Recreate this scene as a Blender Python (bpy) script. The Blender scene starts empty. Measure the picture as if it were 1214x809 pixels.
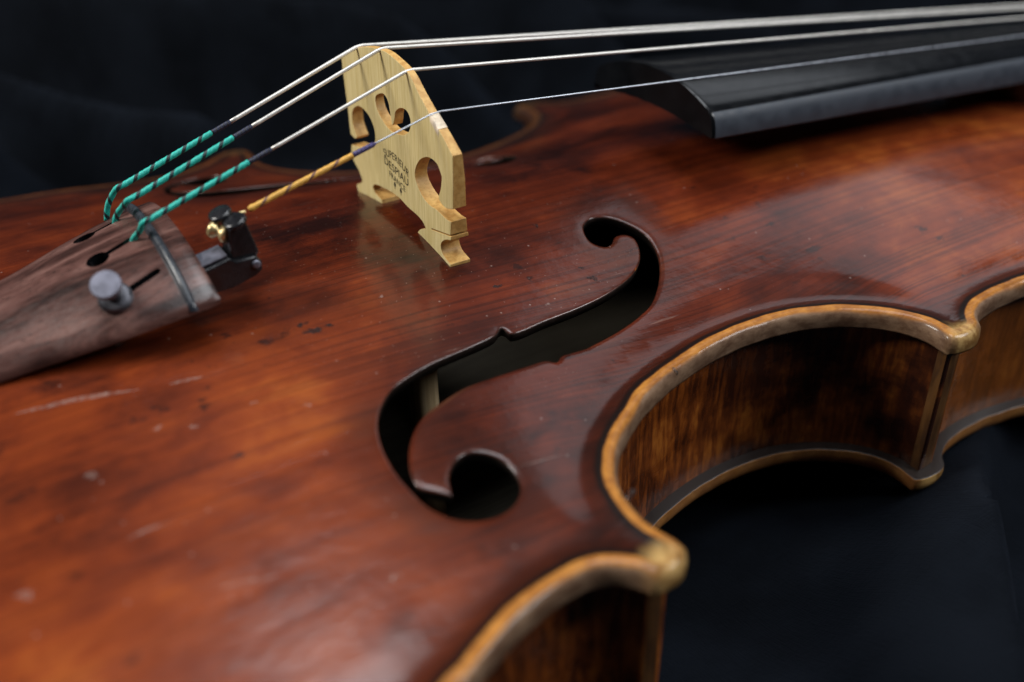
import bpy, bmesh, math, random
import numpy as np
from mathutils import Vector, Matrix
from mathutils.geometry import delaunay_2d_cdt
random.seed(7); rng=np.random.default_rng(7)
SC=bpy.context.scene; COL=SC.collection
LIFT=.047            # height of the rib/top joint above the cloth (m); violin geometry below is written in mm around that plane

# ------------------------------------------------------------------ camera, world, lights, exposure
cam_d=bpy.data.cameras.new('camera'); cam=bpy.data.objects.new('camera',cam_d); COL.objects.link(cam); SC.camera=cam
cam_d.lens=35; cam_d.sensor_width=36; cam_d.clip_start=.01; cam_d.clip_end=20
CR=((0.8490750,-0.5279627,-0.0180817),(0.2942990,0.4443155,0.8461512),(-0.4387023,-0.7237673,0.5326361))
M=Matrix(CR).transposed().to_4x4(); M.translation=Vector((-.0785063,-.1674349,.1021324+LIFT)); cam.matrix_world=M
cam_d.dof.use_dof=True; cam_d.dof.focus_distance=.187; cam_d.dof.aperture_fstop=7.8
W=bpy.data.worlds.new('World'); SC.world=W; W.use_nodes=True
W.node_tree.nodes['Background'].inputs[0].default_value=(.45,.55,.75,1); W.node_tree.nodes['Background'].inputs[1].default_value=.02
def area(name,loc,target,sx,sy,power,col):
    l=bpy.data.lights.new(name,'AREA'); l.shape='ELLIPSE'; l.size=sx; l.size_y=sy; l.energy=power; l.color=col
    o=bpy.data.objects.new(name,l); COL.objects.link(o); o.location=loc
    o.rotation_euler=(Vector(target)-Vector(loc)).to_track_quat('-Z','Y').to_euler(); return o
area('ceiling_light',(.10,-.02,1.05),(0,0,.03),.84,.58,6.7,(.92,.96,1.0))
area('window_light',(.80,.33,.74),(.05,-.02,.06),.50,.46,.50,(.88,.93,1.0))
area('front_light',(.66,-.52,.66),(.03,-.04,.03),.40,.34,4.2,(.96,.98,1.0))
area('side_light',(-.72,.38,.66),(0,0,.06),.34,.34,7.0,(1.0,.97,.92))
vs=SC.view_settings; vs.view_transform='Standard'; vs.look='None'; vs.gamma=1; vs.exposure=.36; vs.use_curve_mapping=False
SC.cycles.use_denoising=True

# ------------------------------------------------------------------ measured geometry (mm)
# ---- body outline (mm): x towards the scroll, y towards the bass side, origin under the bridge
TREBLE=[ # lower bout, C bout and upper bout curves, corner to corner
 [(-152,0),(-151,-24),(-146,-50),(-135,-74),(-117,-93),(-95,-103),(-76,-104.5),(-58,-101.5),(-45,-97),(-39.5,-94.6),(-33.9,-92.0),(-28.9,-90.4),(-23.9,-89.4),(-19.4,-89.3),(-16.2,-90.5),(-14.0,-92.6),(-12.8,-94.9)],
 [(-5.2,-92.6),(-5.3,-90.6),(-6.4,-86.4),(-6.3,-81.9),(-5.0,-76.8),(-2.0,-72.2),(3.2,-67.2),(10.3,-62.6),(16.7,-59.7),(25.3,-57.0),(35.9,-55.1),(45.3,-55.0),(53.7,-56.4),(60.8,-59.5),(66.3,-63.7),(69.5,-68.0),(70.7,-72.1),(70.6,-75.4),(70.4,-77.4)],
 [(79.6,-77.3),(81.4,-75.4),(85.5,-73.2),(92.5,-72.0),(101,-72.1),(111,-73.6),(122,-76.6),(135,-80.2),(150,-82.3),(166,-80),(181,-70),(193,-52),(200,-30),(202.5,-12),(203,0)]]
BASS_PX_Z=3.4
BASS=[
 [(-152,0),(-151,24),(-146,50),(-135,72),(-117,88),(-98,93.5),(-82,93.5),(-65,91.0),(-54.8,89.4),(-41.7,85.6),(-32,83.6),(-25,83.9),(-19,86.2),(-14.0,89.4),(-12.2,91.0)],
 [(-5.6,88.6),(-5.4,85.0),(-6.0,79.5),(-3.6,72.0),(1.8,65.8),(10.8,59.2),(22,54.6),(33,52.4),(43.4,52.9),(55.7,56.0),(65,60.0),(70.5,65.0),(72.5,70.0),(72.4,74.5),(72,77)],
 [(80.2,77.2),(82,75.2),(86,73),(93,71.8),(101,71.9),(111,73.4),(122,76.4),(135,80),(150,82),(166,80),(181,70),(193,52),(200,30),(202.5,12),(203,0)]]
def cr(P,step,closed=False):
    """centripetal Catmull-Rom through P, resampled every `step`"""
    P=np.array(P,float); n=len(P)
    if closed: Q=np.vstack([P[-1],P,P[0],P[1]])
    else: Q=np.vstack([2*P[0]-P[1],P,2*P[-1]-P[-2]])
    out=[]
    for i in range(1,len(Q)-2):
        p0,p1,p2,p3=Q[i-1:i+3]
        t0=0;t1=t0+max(np.linalg.norm(p1-p0),1e-6)**.5;t2=t1+max(np.linalg.norm(p2-p1),1e-6)**.5;t3=t2+max(np.linalg.norm(p3-p2),1e-6)**.5
        t=np.linspace(t1,t2,24,endpoint=False)[:,None]
        A1=(t1-t)/(t1-t0)*p0+(t-t0)/(t1-t0)*p1;A2=(t2-t)/(t2-t1)*p1+(t-t1)/(t2-t1)*p2;A3=(t3-t)/(t3-t2)*p2+(t-t2)/(t3-t2)*p3
        B1=(t2-t)/(t2-t0)*A1+(t-t0)/(t2-t0)*A2;B2=(t3-t)/(t3-t1)*A2+(t-t1)/(t3-t1)*A3
        out.append((t2-t)/(t2-t1)*B1+(t-t1)/(t2-t1)*B2)
    out=np.vstack(out+[Q[-2:-1] if not closed else P[:1]])
    s=np.concatenate([[0],np.cumsum(np.linalg.norm(np.diff(out,axis=0),axis=1))])
    m=max(2,int(round(s[-1]/step))); u=np.linspace(0,s[-1],m+1)
    if closed: u=u[:-1]
    return np.stack([np.interp(u,s,out[:,k]) for k in range(out.shape[1])],1)
def body_outline(step=.8):
    seq=[cr(c,step) for c in TREBLE]
    bas=[cr(c,step)[::-1] for c in BASS][::-1]
    L=[]
    for k,c in enumerate(seq+bas):
        if k and len(L):
            a=L[-1][-1]; g=np.linalg.norm(c[0]-a)
            if g>1.5*step:   # blunt corner tip, slightly rounded
                m=int(g/step); t=np.linspace(0,1,m+2)[1:-1,None]
                nrm=np.array([ (c[0]-a)[1],-(c[0]-a)[0]])/g
                if np.dot(nrm,[0,a[1]])<0:nrm=-nrm
                L.append(a+(c[0]-a)*t+nrm*np.sin(np.pi*t)**.8*1.3)
        L.append(c if not L or np.linalg.norm(c[0]-L[-1][-1])>1e-3 else c[1:])
    P=np.vstack(L)
    return P[:-1] if np.linalg.norm(P[0]-P[-1])<1e-3 else P
def inside(P,poly):
    x,y=P[:,0],P[:,1]; r=np.zeros(len(P),bool); a=poly; b=np.roll(poly,-1,0)
    for (x0,y0),(x1,y1) in zip(a,b):
        if y0==y1: continue
        c=((y0>y)!=(y1>y)); r^=c&(x<(x1-x0)*(y-y0)/(y1-y0)+x0)
    return r
def dist(P,poly,chunk=4000):
    a=poly; b=np.roll(poly,-1,0); d=b-a; L=(d*d).sum(1)+1e-12; out=np.empty(len(P))
    for i in range(0,len(P),chunk):
        q=P[i:i+chunk,None,:]-a[None]; t=np.clip((q*d).sum(2)/L,0,1)
        e=q-t[...,None]*d; out[i:i+chunk]=np.sqrt((e*e).sum(2).min(1))
    return out
def gauss(a,s,ax):
    k=np.arange(-int(3*s),int(3*s)+1); w=np.exp(-k**2/(2*s*s)); w/=w.sum()
    return np.apply_along_axis(lambda v:np.convolve(np.pad(v,len(k)//2,'edge'),w,'valid'),ax,a)
class Arch:
    GX,GY,ST=-156.,-112.,2.
    def __init__(s,outline):
        s.o=outline; o4=outline[::4]
        nx,ny=182,112
        gx=s.GX+s.ST*np.arange(nx); gy=s.GY+s.ST*np.arange(ny)
        G=np.stack(np.meshgrid(gx,gy,indexing='ij'),-1).reshape(-1,2)
        ins=inside(G,o4); d=dist(G,o4)*np.where(ins,1,-1)
        M=np.clip((d-2.)/2.,0,1).reshape(nx,ny)
        u=np.zeros((nx,ny)); m=M>0
        for it in range(3500):
            v=np.zeros_like(u); v[1:-1,1:-1]=.25*(u[2:,1:-1]+u[:-2,1:-1]+u[1:-1,2:]+u[1:-1,:-2]+1.)
            u=u+1.0*(v*M-u) if it%2 else v*M
        uc=gauss(np.maximum(u.max(1),1e-3),3,0)
        sgr=np.clip(u/uc[:,None],0,1.05); sgr=gauss(gauss(sgr,1.2,0),1.2,1)
        t=np.sqrt(np.clip(1-sgr,0,1)); 
        s.f=.55*sgr+.45*(.5+.5*np.cos(np.pi*t))
        s.f=gauss(gauss(s.f,1.5,0),1.5,1)
    def shape(s,P):
        u=(P[:,0]-s.GX)/s.ST; v=(P[:,1]-s.GY)/s.ST
        nx,ny=s.f.shape; u=np.clip(u,1,nx-3.001); v=np.clip(v,1,ny-3.001)
        i=u.astype(int); j=v.astype(int); a=u-i; b=v-j
        def w(t): # cubic B-spline: C2 smooth
            return [(1-t)**3/6,(3*t**3-6*t**2+4)/6,(-3*t**3+3*t**2+3*t+1)/6,t**3/6]
        wa,wb=w(a),w(b); r=0
        for k in range(4):
            for l in range(4): r=r+wa[k]*wb[l]*s.f[i+k-1,j+l-1]
        return r
    def H(s,x): return 13.6*np.clip(1-np.abs((x-15)/190)**2.6,0,1)
    def z(s,P,d=None):
        """outer surface height above the glue plane; d = distance to the outline"""
        P=np.atleast_2d(np.asarray(P,float))
        if d is None: d=dist(P,s.o)
        st=np.clip((d-3.)/8.,0,1); st=st*st*(3-2*st)
        arch=(s.H(P[:,0])+.035*P[:,1])*s.shape(P)*st
        crown=np.clip(d/1.6,0,1); e=2.3+1.7*np.sqrt(np.clip(1-(1-crown)**2,0,1))
        ch=np.clip((d-1.9)/3.6,0,1); e=e-.55*ch*ch*(3-2*ch)
        return e+arch
F_HOLE=[
 [(29.31, -18.45), (31.21, -17.36), (33.39, -17.29), (35.45, -18.11), (37.01, -19.63), (38.25, -21.51), (39.26, -23.75), (39.72, -25.96), (39.23, -28.99), (38.24, -31.64), (36.67, -34.15), (34.94, -36.26), (32.58, -38.6), (28.96, -41.39), (24.4, -43.38), (18.55, -45.16), (11.79, -46.64), (9.63, -47.08), (6.46, -47.19), (4.18, -47.37), (2.45, -48.37), (1.09, -47.51), (-3.31, -47.65), (-9.6, -48.07), (-16.51, -48.82), (-21.39, -50.41), (-24.77, -51.82), (-27.84, -54.12), (-30.2, -56.99), (-32.23, -60.88), (-32.81, -63.59), (-32.66, -64.88), (-30.43, -66.98), (-29.14, -68.22)],
 [(-29.14, -68.22), (-28.7, -67.16), (-27.73, -64.79), (-25.44, -62.5), (-22.81, -61.72), (-20.64, -62.56), (-18.83, -64.53), (-18.31, -67.47), (-18.92, -70.6), (-21.03, -72.98), (-24.08, -74.3), (-27.49, -74.13), (-30.67, -72.43), (-33.03, -69.15), (-34.06, -64.68), (-34.4, -59.89), (-33.88, -55.34), (-32.49, -51.06), (-30.43, -47.88), (-27.28, -44.99), (-22.83, -43.11), (-17.76, -41.75), (-11.94, -40.84), (-7.26, -40.04), (-4.25, -39.28), (-2.07, -37.97), (-1.43, -39.76), (6.78, -38.93), (13.97, -38.12), (20.65, -36.98), (25.61, -35.65), (30.11, -33.87), (33.31, -31.84), (35.03, -29.99), (36.52, -27.34), (36.82, -25.2), (35.86, -24.02), (34.07, -23.6), (32.82, -24.06), (31.74, -24.99)],
 [(31.74, -24.99), (30.85, -25.45), (29.56, -25.51), (28.38, -24.56), (27.66, -23.16), (27.9, -21.16), (28.61, -19.45), (29.31, -18.45)]]
BRIDGE_OUT=[(25.07, 42.81), (21.66, 44.72), (17.66, 46.49), (15.1, 47.44), (11.06, 48.41), (6.33, 49.1), (2.78, 49.23), (-1.05, 48.73), (-4.92, 47.9), (-6.89, 46.94), (-9.1, 45.22), (-12.18, 43.14), (-15.23, 41.32), (-18.24, 39.56), (-21.9, 37.09), (-21.81, 32.41), (-21.6, 26.92), (-19.36, 26.24), (-17.94, 26.21), (-16.48, 26.75), (-16.13, 27.45), (-17.11, 29.37), (-17.62, 31.75), (-15.89, 33.61), (-12.78, 33.84), (-9.46, 32.43), (-7.28, 30.11), (-6.76, 28.0), (-8.3, 25.91), (-10.66, 24.66), (-12.95, 24.34), (-15.23, 24.43), (-18.77, 24.01), (-20.73, 24.1), (-20.43, 21.33), (-12.89, 19.74), (-12.88, 19.48), (-20.61, 21.1), (-20.58, 20.35), (-18.57, 19.65), (-17.18, 18.72), (-16.46, 17.72), (-16.61, 16.86), (-17.4, 15.95), (-20.17, 15.2), (-20.13, 14.3), (-7.17, 16.2), (-6.87, 16.48), (-8.03, 17.56), (-10.48, 18.78), (-9.36, 19.67), (-6.99, 20.19), (-3.07, 20.42), (0.44, 20.97), (3.87, 20.99), (7.42, 20.73)]
HEART=[(6.44, 40.58), (9.33, 38.97), (8.85, 36.8), (6.14, 34.96), (3.33, 34.18), (-0.23, 34.42), (-3.03, 35.19), (-5.22, 36.76), (-5.78, 38.79), (-4.59, 40.1), (-2.18, 40.09), (0.4, 38.68), (1.19, 36.75), (2.22, 35.44), (2.65, 36.82), (3.01, 38.22), (3.66, 39.85), (4.93, 40.66)]
SCRATCHES= [([(-79.5, -22.8), (-74.5, -23.8), (-70.3, -24.6), (-66.1, -25.8), (-61.8, -27.2)], 1.1), ([(-57.6, -28.3), (-54.8, -28.7), (-52.2, -29.2)], 0.6), ([(-17.5, -67.2), (-13.4, -67.5), (-9.0, -67.4)], 0.22), ([(-64.2, -68.8), (-60.5, -69.3), (-56.4, -70.6)], 0.5), ([(-71.7, -55.4), (-68.8, -55.1), (-65.4, -55.3)], 0.5)]
BLOBP= [(-72.8, -41.6, 1.0), (-43.0, -77.6, 0.8), (-62.0, -37.0, 0.7), (-57.2, -39.3, 0.6), (-47.6, -38.5, 0.5), (-40.3, -42.6, 0.6), (-85.0, -57.7, 1.1), (9.3, -35.5, 0.45), (-2.7, -16.6, 0.3), (-18.0, -22.9, 0.5), (11.4, -4.6, 0.25)]
BLOBD= [(-53.6, -48.0, 0.9), (-32.4, -26.5, 1.5), (-33.5, -24.1, 1.0), (-29.6, -26.3, 0.8), (20.0, -15.1, 0.7), (21.8, -32.3, 1.0), (21.4, -29.2, 0.6), (3.0, -28.3, 0.8), (-5.6, -79.6, 1.2), (21.6, -57.5, 0.6)]
# ------------------------------------------------------------------ helpers
def link(name,me,mats,parent=None):
    o=bpy.data.objects.new(name,me); COL.objects.link(o); o.parent=parent
    for m in (mats if isinstance(mats,(list,tuple)) else [mats]): me.materials.append(m)
    return o
def mesh(name,V,F,mats,parent=None,smooth=True,mi=None,attrs=None,uv=None,fix=True):
    """one mesh object from vertices in mm"""
    me=bpy.data.meshes.new(name); me.from_pydata([tuple(v) for v in (np.asarray(V,float)*.001)],[],[tuple(int(i) for i in f) for f in F])
    if mi is not None: me.polygons.foreach_set('material_index',np.asarray(mi,np.int32))
    for k,a in (attrs or {}).items():
        at=me.attributes.new(k,'FLOAT','POINT'); at.data.foreach_set('value',np.asarray(a,np.float32))
    if uv is not None:
        l=me.uv_layers.new(name='UVMap'); vi=np.empty(len(me.loops),np.int32); me.loops.foreach_get('vertex_index',vi)
        l.data.foreach_set('uv',np.asarray(uv,np.float32)[vi].ravel())
    if fix:
        bm=bmesh.new(); bm.from_mesh(me); bmesh.ops.recalc_face_normals(bm,faces=bm.faces); bm.to_mesh(me); bm.free()
    if smooth: me.polygons.foreach_set('use_smooth',np.ones(len(me.polygons),bool))
    me.update(); return link(name,me,mats,parent)
def sharp(o,deg=35):
    """auto-smooth: edges steeper than deg are shaded sharp"""
    bm=bmesh.new(); bm.from_mesh(o.data); a=math.radians(deg)
    for e in bm.edges:
        if len(e.link_faces)==2 and e.calc_face_angle(0)>a: e.smooth=False
    bm.to_mesh(o.data); bm.free()
def empty(name,parent=None,loc=(0,0,0)):
    o=bpy.data.objects.new(name,None); COL.objects.link(o); o.parent=parent; o.location=loc; o.empty_display_size=.01; return o
def vnoise(P,scale,seed=0):
    """cheap smooth 3-D value noise, -1..1"""
    r=np.random.default_rng(seed); P=np.asarray(P,float)/scale; o=np.zeros(len(P))
    for k in range(7):
        d=r.normal(size=P.shape[1]); d/=np.linalg.norm(d); o+=np.sin(P@d*2*np.pi*(.6+.25*k)+r.uniform(0,6.28)+1.3*np.sin(P@np.roll(d,1)*3.1+k))
    return o/4.5
def tube(path,rad,seg=12,caps=True):
    P=np.asarray(path,float); n=len(P); rad=np.broadcast_to(rad,(n,)); T=np.gradient(P,axis=0); T/=np.linalg.norm(T,axis=1)[:,None]
    up=np.array([0,1.,.1]); V=[];UV=[]; s=np.concatenate([[0],np.cumsum(np.linalg.norm(np.diff(P,axis=0),axis=1))])
    for i in range(n):
        a=np.cross(T[i],up); a/=np.linalg.norm(a); b=np.cross(T[i],a)
        for k in range(seg):
            t=2*np.pi*k/seg; V.append(P[i]+rad[i]*(np.cos(t)*a+np.sin(t)*b)); UV.append((s[i],k/seg))
    F=[(i*seg+k,i*seg+(k+1)%seg,(i+1)*seg+(k+1)%seg,(i+1)*seg+k) for i in range(n-1) for k in range(seg)]
    if caps: F+=[tuple(range(seg))[::-1],tuple((n-1)*seg+k for k in range(seg))]
    return V,F,UV
def lathe(profile,center,axis,seg=28):
    """profile [(r,h)...] turned about axis through center"""
    ax=np.array(axis,float); ax/=np.linalg.norm(ax); a=np.cross(ax,[.3,1,.2]); a/=np.linalg.norm(a); b=np.cross(ax,a); V=[]
    for r,h in profile:
        for k in range(seg):
            t=2*np.pi*k/seg; V.append(np.array(center)+ax*h+r*(np.cos(t)*a+np.sin(t)*b))
    n=len(profile); F=[(i*seg+k,i*seg+(k+1)%seg,(i+1)*seg+(k+1)%seg,(i+1)*seg+k) for i in range(n-1) for k in range(seg)]
    F+=[tuple(range(seg)),tuple((n-1)*seg+k for k in range(seg))]
    return V,F
def bevel(o,w,seg=2,ang=35):
    m=o.modifiers.new('bevel','BEVEL'); m.width=w*.001; m.segments=seg; m.limit_method='ANGLE'; m.angle_limit=math.radians(ang); m.harden_normals=False
def prism(name,poly,depth0,depth1,frame,mats,parent,smooth=False):
    """polygon in 2-D extruded between two depths; frame(u,v,w)->xyz mm"""
    n=len(poly); V=[frame(u,v,depth0) for u,v in poly]+[frame(u,v,depth1) for u,v in poly]
    F=[tuple(range(n))[::-1],tuple(range(n,2*n))]+[(i,(i+1)%n,n+(i+1)%n,n+i) for i in range(n)]
    return mesh(name,V,F,mats,parent,smooth)
def cdt(points,loops):
    """constrained Delaunay of free points plus closed loops; returns xy, triangles"""
    pts=[]; edges=[]
    for L in loops:
        b=len(pts); pts+= [tuple(p) for p in L]; edges+=[(b+i,b+(i+1)%len(L)) for i in range(len(L))]
    pts+=[tuple(p) for p in points]
    v,e,f,ov,oe,of=delaunay_2d_cdt([Vector(p) for p in pts],edges,[],0,1e-6)
    return np.array([tuple(p) for p in v]),np.array([tuple(t) for t in f if len(t)==3]),ov

# ------------------------------------------------------------------ materials
def mat(name):
    m=bpy.data.materials.new(name); m.use_nodes=True; nt=m.node_tree
    return m,nt,nt.nodes['Principled BSDF']
class NB:
    """tiny node builder"""
    def __init__(s,nt): s.nt=nt; s.co=nt.nodes.new('ShaderNodeTexCoord')
    def l(s,a,b): s.nt.links.new(a,b)
    def val(s,node,i,v):
        if hasattr(v,'is_linked'): s.l(v,node.inputs[i])
        else: node.inputs[i].default_value=v
    def mp(s,scale,src='Object',rot=(0,0,0),loc=(0,0,0)):
        n=s.nt.nodes.new('ShaderNodeMapping'); s.l(s.co.outputs[src],n.inputs[0]); n.inputs['Scale'].default_value=scale; n.inputs['Rotation'].default_value=rot; n.inputs['Location'].default_value=loc; return n.outputs[0]
    def noise(s,vec,scale=1,detail=4,rough=.55,dist=0):
        n=s.nt.nodes.new('ShaderNodeTexNoise'); s.l(vec,n.inputs['Vector']); n.inputs['Scale'].default_value=scale; n.inputs['Detail'].default_value=detail; n.inputs['Roughness'].default_value=rough; n.inputs['Distortion'].default_value=dist; return n.outputs[0]
    def vor(s,vec,scale=1,out='Distance'):
        n=s.nt.nodes.new('ShaderNodeTexVoronoi'); s.l(vec,n.inputs['Vector']); n.inputs['Scale'].default_value=scale; return n
    def ramp(s,fac,stops,interp='LINEAR'):
        n=s.nt.nodes.new('ShaderNodeValToRGB'); s.val(n,0,fac); e=n.color_ramp.elements; n.color_ramp.interpolation=interp
        while len(e)<len(stops): e.new(.5)
        for k,(p,c) in enumerate(stops):
            e[k].position=p; e[k].color=(c,c,c,1) if isinstance(c,(int,float)) else (*c,1)
        return n.outputs[0]
    def mr(s,v,a,b,c=0.,d=1.,smooth=True):
        n=s.nt.nodes.new('ShaderNodeMapRange'); s.val(n,0,v); n.inputs[1].default_value=a; n.inputs[2].default_value=b; n.inputs[3].default_value=c; n.inputs[4].default_value=d
        if smooth: n.interpolation_type='SMOOTHSTEP'
        return n.outputs[0]
    def math(s,op,a,b=0.):
        n=s.nt.nodes.new('ShaderNodeMath'); n.operation=op; s.val(n,0,a); s.val(n,1,b); return n.outputs[0]
    def mix(s,f,a,b,mode='MIX'):
        n=s.nt.nodes.new('ShaderNodeMix'); n.data_type='RGBA'; n.blend_type=mode
        s.val(n,0,f)
        for i,v in ((6,a),(7,b)):
            if isinstance(v,tuple): v=(*v,1) if len(v)==3 else v
            s.val(n,i,v)
        return n.outputs[2]
    def attr(s,name):
        n=s.nt.nodes.new('ShaderNodeAttribute'); n.attribute_name=name; return n.outputs['Fac']
    def sep(s,v):
        n=s.nt.nodes.new('ShaderNodeSeparateXYZ'); s.l(v,n.inputs[0]); return n.outputs
    def bump(s,h,strength,dist,bsdf,prev=None):
        n=s.nt.nodes.new('ShaderNodeBump'); s.l(h,n.inputs['Height']); n.inputs['Strength'].default_value=strength; n.inputs['Distance'].default_value=dist
        if prev: s.l(prev,n.inputs['Normal'])
        if bsdf: s.l(n.outputs[0],bsdf.inputs['Normal'])
        return n.outputs[0]
def simple(name,col,rough,metal=0.,noise=.25,nscale=900,spec=.5,bump=.1):
    m,nt,b=mat(name); k=NB(nt); n=k.noise(k.mp((1,1,1)),nscale,5)
    k.l(k.mix(k.mr(n,.3,.7),tuple(c*(1-noise) for c in col),tuple(min(1,c*(1+noise)) for c in col)),b.inputs['Base Color'])
    k.l(k.mr(n,.3,.7,rough*.85,min(1,rough*1.2)),b.inputs['Roughness']); b.inputs['Metallic'].default_value=metal; b.inputs['Specular IOR Level'].default_value=spec
    if bump: k.bump(n,bump,.0002,b)
    return m
def varnish_top():
    m,nt,b=mat('varnished_spruce'); k=NB(nt); mm=k.mp((1000,1000,1000)); x,y,z=k.sep(mm)
    big=k.noise(k.mp((16,22,20)),1,5,.6,.4)              # worn and dark clouds, stretched along the grain
    mid=k.noise(k.mp((60,95,90),loc=(3,1,0)),1,5,.62,.3)
    streak=k.noise(k.mp((12,620,60)),1,4,.65)
    grain=k.noise(k.mp((3.5,1700,60),rot=(0,0,.010)),1,2,.6)
    # warm worn varnish on the lower bout, deep red-brown in the middle, orange-red on the upper bout
    low=k.mr(x,-6,-52); up=k.mr(x,62,118)
    warm=k.math('MULTIPLY',k.math('MAXIMUM',low,k.math('MULTIPLY',up,.75)),k.mr(y,8,-26,.1,1))
    f=k.math('ADD',k.math('MULTIPLY',k.mr(big,.28,.72),.50),k.math('ADD',k.math('MULTIPLY',k.mr(mid,.3,.7),.36),k.math('MULTIPLY',k.mr(streak,.3,.7),.09)))
    dark=k.ramp(f,[(.16,(.015,.0036,.0024)),(.40,(.070,.0108,.0038)),(.64,(.118,.0182,.0052)),(.88,(.190,.035,.008))])
    lite=k.ramp(f,[(.10,(.060,.0115,.0052)),(.34,(.150,.0255,.0070)),(.60,(.228,.0425,.0088)),(.86,(.345,.086,.0145))])
    c=k.mix(warm,dark,lite)
    c=k.mix(k.math('MULTIPLY',k.mr(grain,.45,.64,0,.46),k.mr(low,0,1,1,.45)),c,(.016,.0042,.0026))
    spot=k.math('MULTIPLY',k.mr(k.noise(k.mp((170,260,200),loc=(2,8,1)),1,4,.65),.62,.70),k.mr(k.noise(k.mp((25,25,25),loc=(6,1,3)),1,2),.45,.6)); c=k.mix(k.math('MULTIPLY',spot,.75),c,(.012,.0055,.0045))
    # grime worked into the varnish round the sound holes and the channel
    fd=k.attr('fdist'); stain=k.math('MULTIPLY',k.mr(fd,9,1,0,1),k.mr(mid,.34,.62))
    c=k.mix(k.math('MULTIPLY',stain,.55),c,(.014,.007,.006))
    ed=k.attr('edge'); wob=k.noise(mm,.055,3,.5); edw=k.math('ADD',ed,k.mr(wob,.3,.7,-.42,.42,False))
    c=k.mix(k.math('MULTIPLY',k.mr(edw,10.,3.2),.66),c,(.016,.006,.004))
    # bare golden wood along the worn edge, bruised grey-brown where it rounds over
    fine=k.noise(k.mp((260,260,260)),1,6,.65)
    gold=k.mix(k.mr(fine,.30,.72),(.25,.085,.014),(.47,.195,.036))
    ray=k.noise(k.mp((90,2400,400)),1,3,.6); gold=k.mix(k.mr(ray,.5,.72,0,.4),gold,(.13,.045,.010))
    gold=k.mix(k.math('MULTIPLY',k.mr(edw,.95,.3),k.mr(z,-20,-5,.35,1)),gold,k.mix(k.mr(k.noise(k.mp((240,240,420)),1,6,.7),.30,.70),(.105,.055,.032),(.25,.155,.095)))
    wornside=k.mr(y,30,-10,.10,1); c=k.mix(k.math('MULTIPLY',k.mr(edw,2.55,2.15),wornside),c,gold)
    c=k.mix(k.math('MULTIPLY',k.mr(edw,2.4,2.7),k.mr(edw,4.0,3.1)),c,(.008,.004,.003))
    tip=k.math('MULTIPLY',k.attr('tip'),wornside); c=k.mix(k.math('MULTIPLY',tip,.85),c,k.mix(k.mr(fine,.38,.6),(.20,.095,.022),(.50,.31,.11)))
    # sooty rim of the sound holes, orange chips where the varnish flaked off the edge
    rim=k.attr('rim'); c=k.mix(k.mr(rim,.45,.98),c,(.045,.030,.024))
    chip=k.math('MULTIPLY',k.math('MULTIPLY',k.mr(fd,1.5,.5),k.mr(y,5,-5)),k.mr(k.noise(mm,.13,3),.66,.70)); c=k.mix(k.math('MULTIPLY',chip,.8),c,(.33,.095,.018))
    # pale rosin dust: sparse specks, thicker beside the bridge
    v=k.vor(mm,1.5); sp=k.math('MULTIPLY',k.mr(v.outputs['Distance'],.13,.07),k.math('GREATER_THAN',k.sep(v.outputs['Color'])[0],.80))
    v2=k.vor(k.mp((1000,1000,1000),loc=(.4,.7,.2)),.33); sp2=k.math('MULTIPLY',k.mr(v2.outputs['Distance'],.085,.04),k.math('GREATER_THAN',k.sep(v2.outputs['Color'])[1],.62))
    near=k.mr(k.attr('bridge'),50,10,.15,1); dust=k.math('MULTIPLY',k.math('MAXIMUM',k.math('MULTIPLY',sp,near),k.math('MULTIPLY',sp2,.4)),k.mr(ed,2,8))
    c=k.mix(k.math('MULTIPLY',dust,.6),c,(.55,.47,.42))
    sc=k.noise(k.mp((50,1500,150),rot=(0,0,.16)),1,2); scm=k.math('MULTIPLY',k.mr(sc,.73,.78),k.mr(k.noise(k.mp((40,40,40),loc=(9,4,2)),1,2),.52,.62)); c=k.mix(k.math('MULTIPLY',scm,.35),c,(.42,.26,.20))
    k.l(c,b.inputs['Base Color'])
    haze=k.mr(k.noise(k.mp((30,45,40),loc=(5,2,1)),1,2,.45),.25,.75,.26,.40)
    r=k.math('ADD',haze,k.math('MULTIPLY',k.mr(edw,4.0,2.6),.16)); k.l(k.math('ADD',r,k.math('MULTIPLY',dust,.4)),b.inputs['Roughness'])
    b.inputs['Specular IOR Level'].default_value=.14; b.inputs['Coat Weight'].default_value=.65; b.inputs['Coat Roughness'].default_value=.13; b.inputs['Coat IOR'].default_value=1.5
    k.l(k.mr(edw,2.6,4.2,.3,.65),b.inputs['Coat Weight'])
    n1=k.bump(grain,.12,.00012,None); n2=k.bump(k.noise(k.mp((110,190,150)),1,4,.6),.22,.0004,None,n1)
    n3=k.bump(fine,.12,.0003,None,n2)
    n4=k.bump(k.mr(sc,.70,.76),.10,.0001,b,n3); k.l(n4,b.inputs['Coat Normal'])
    return m
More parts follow.
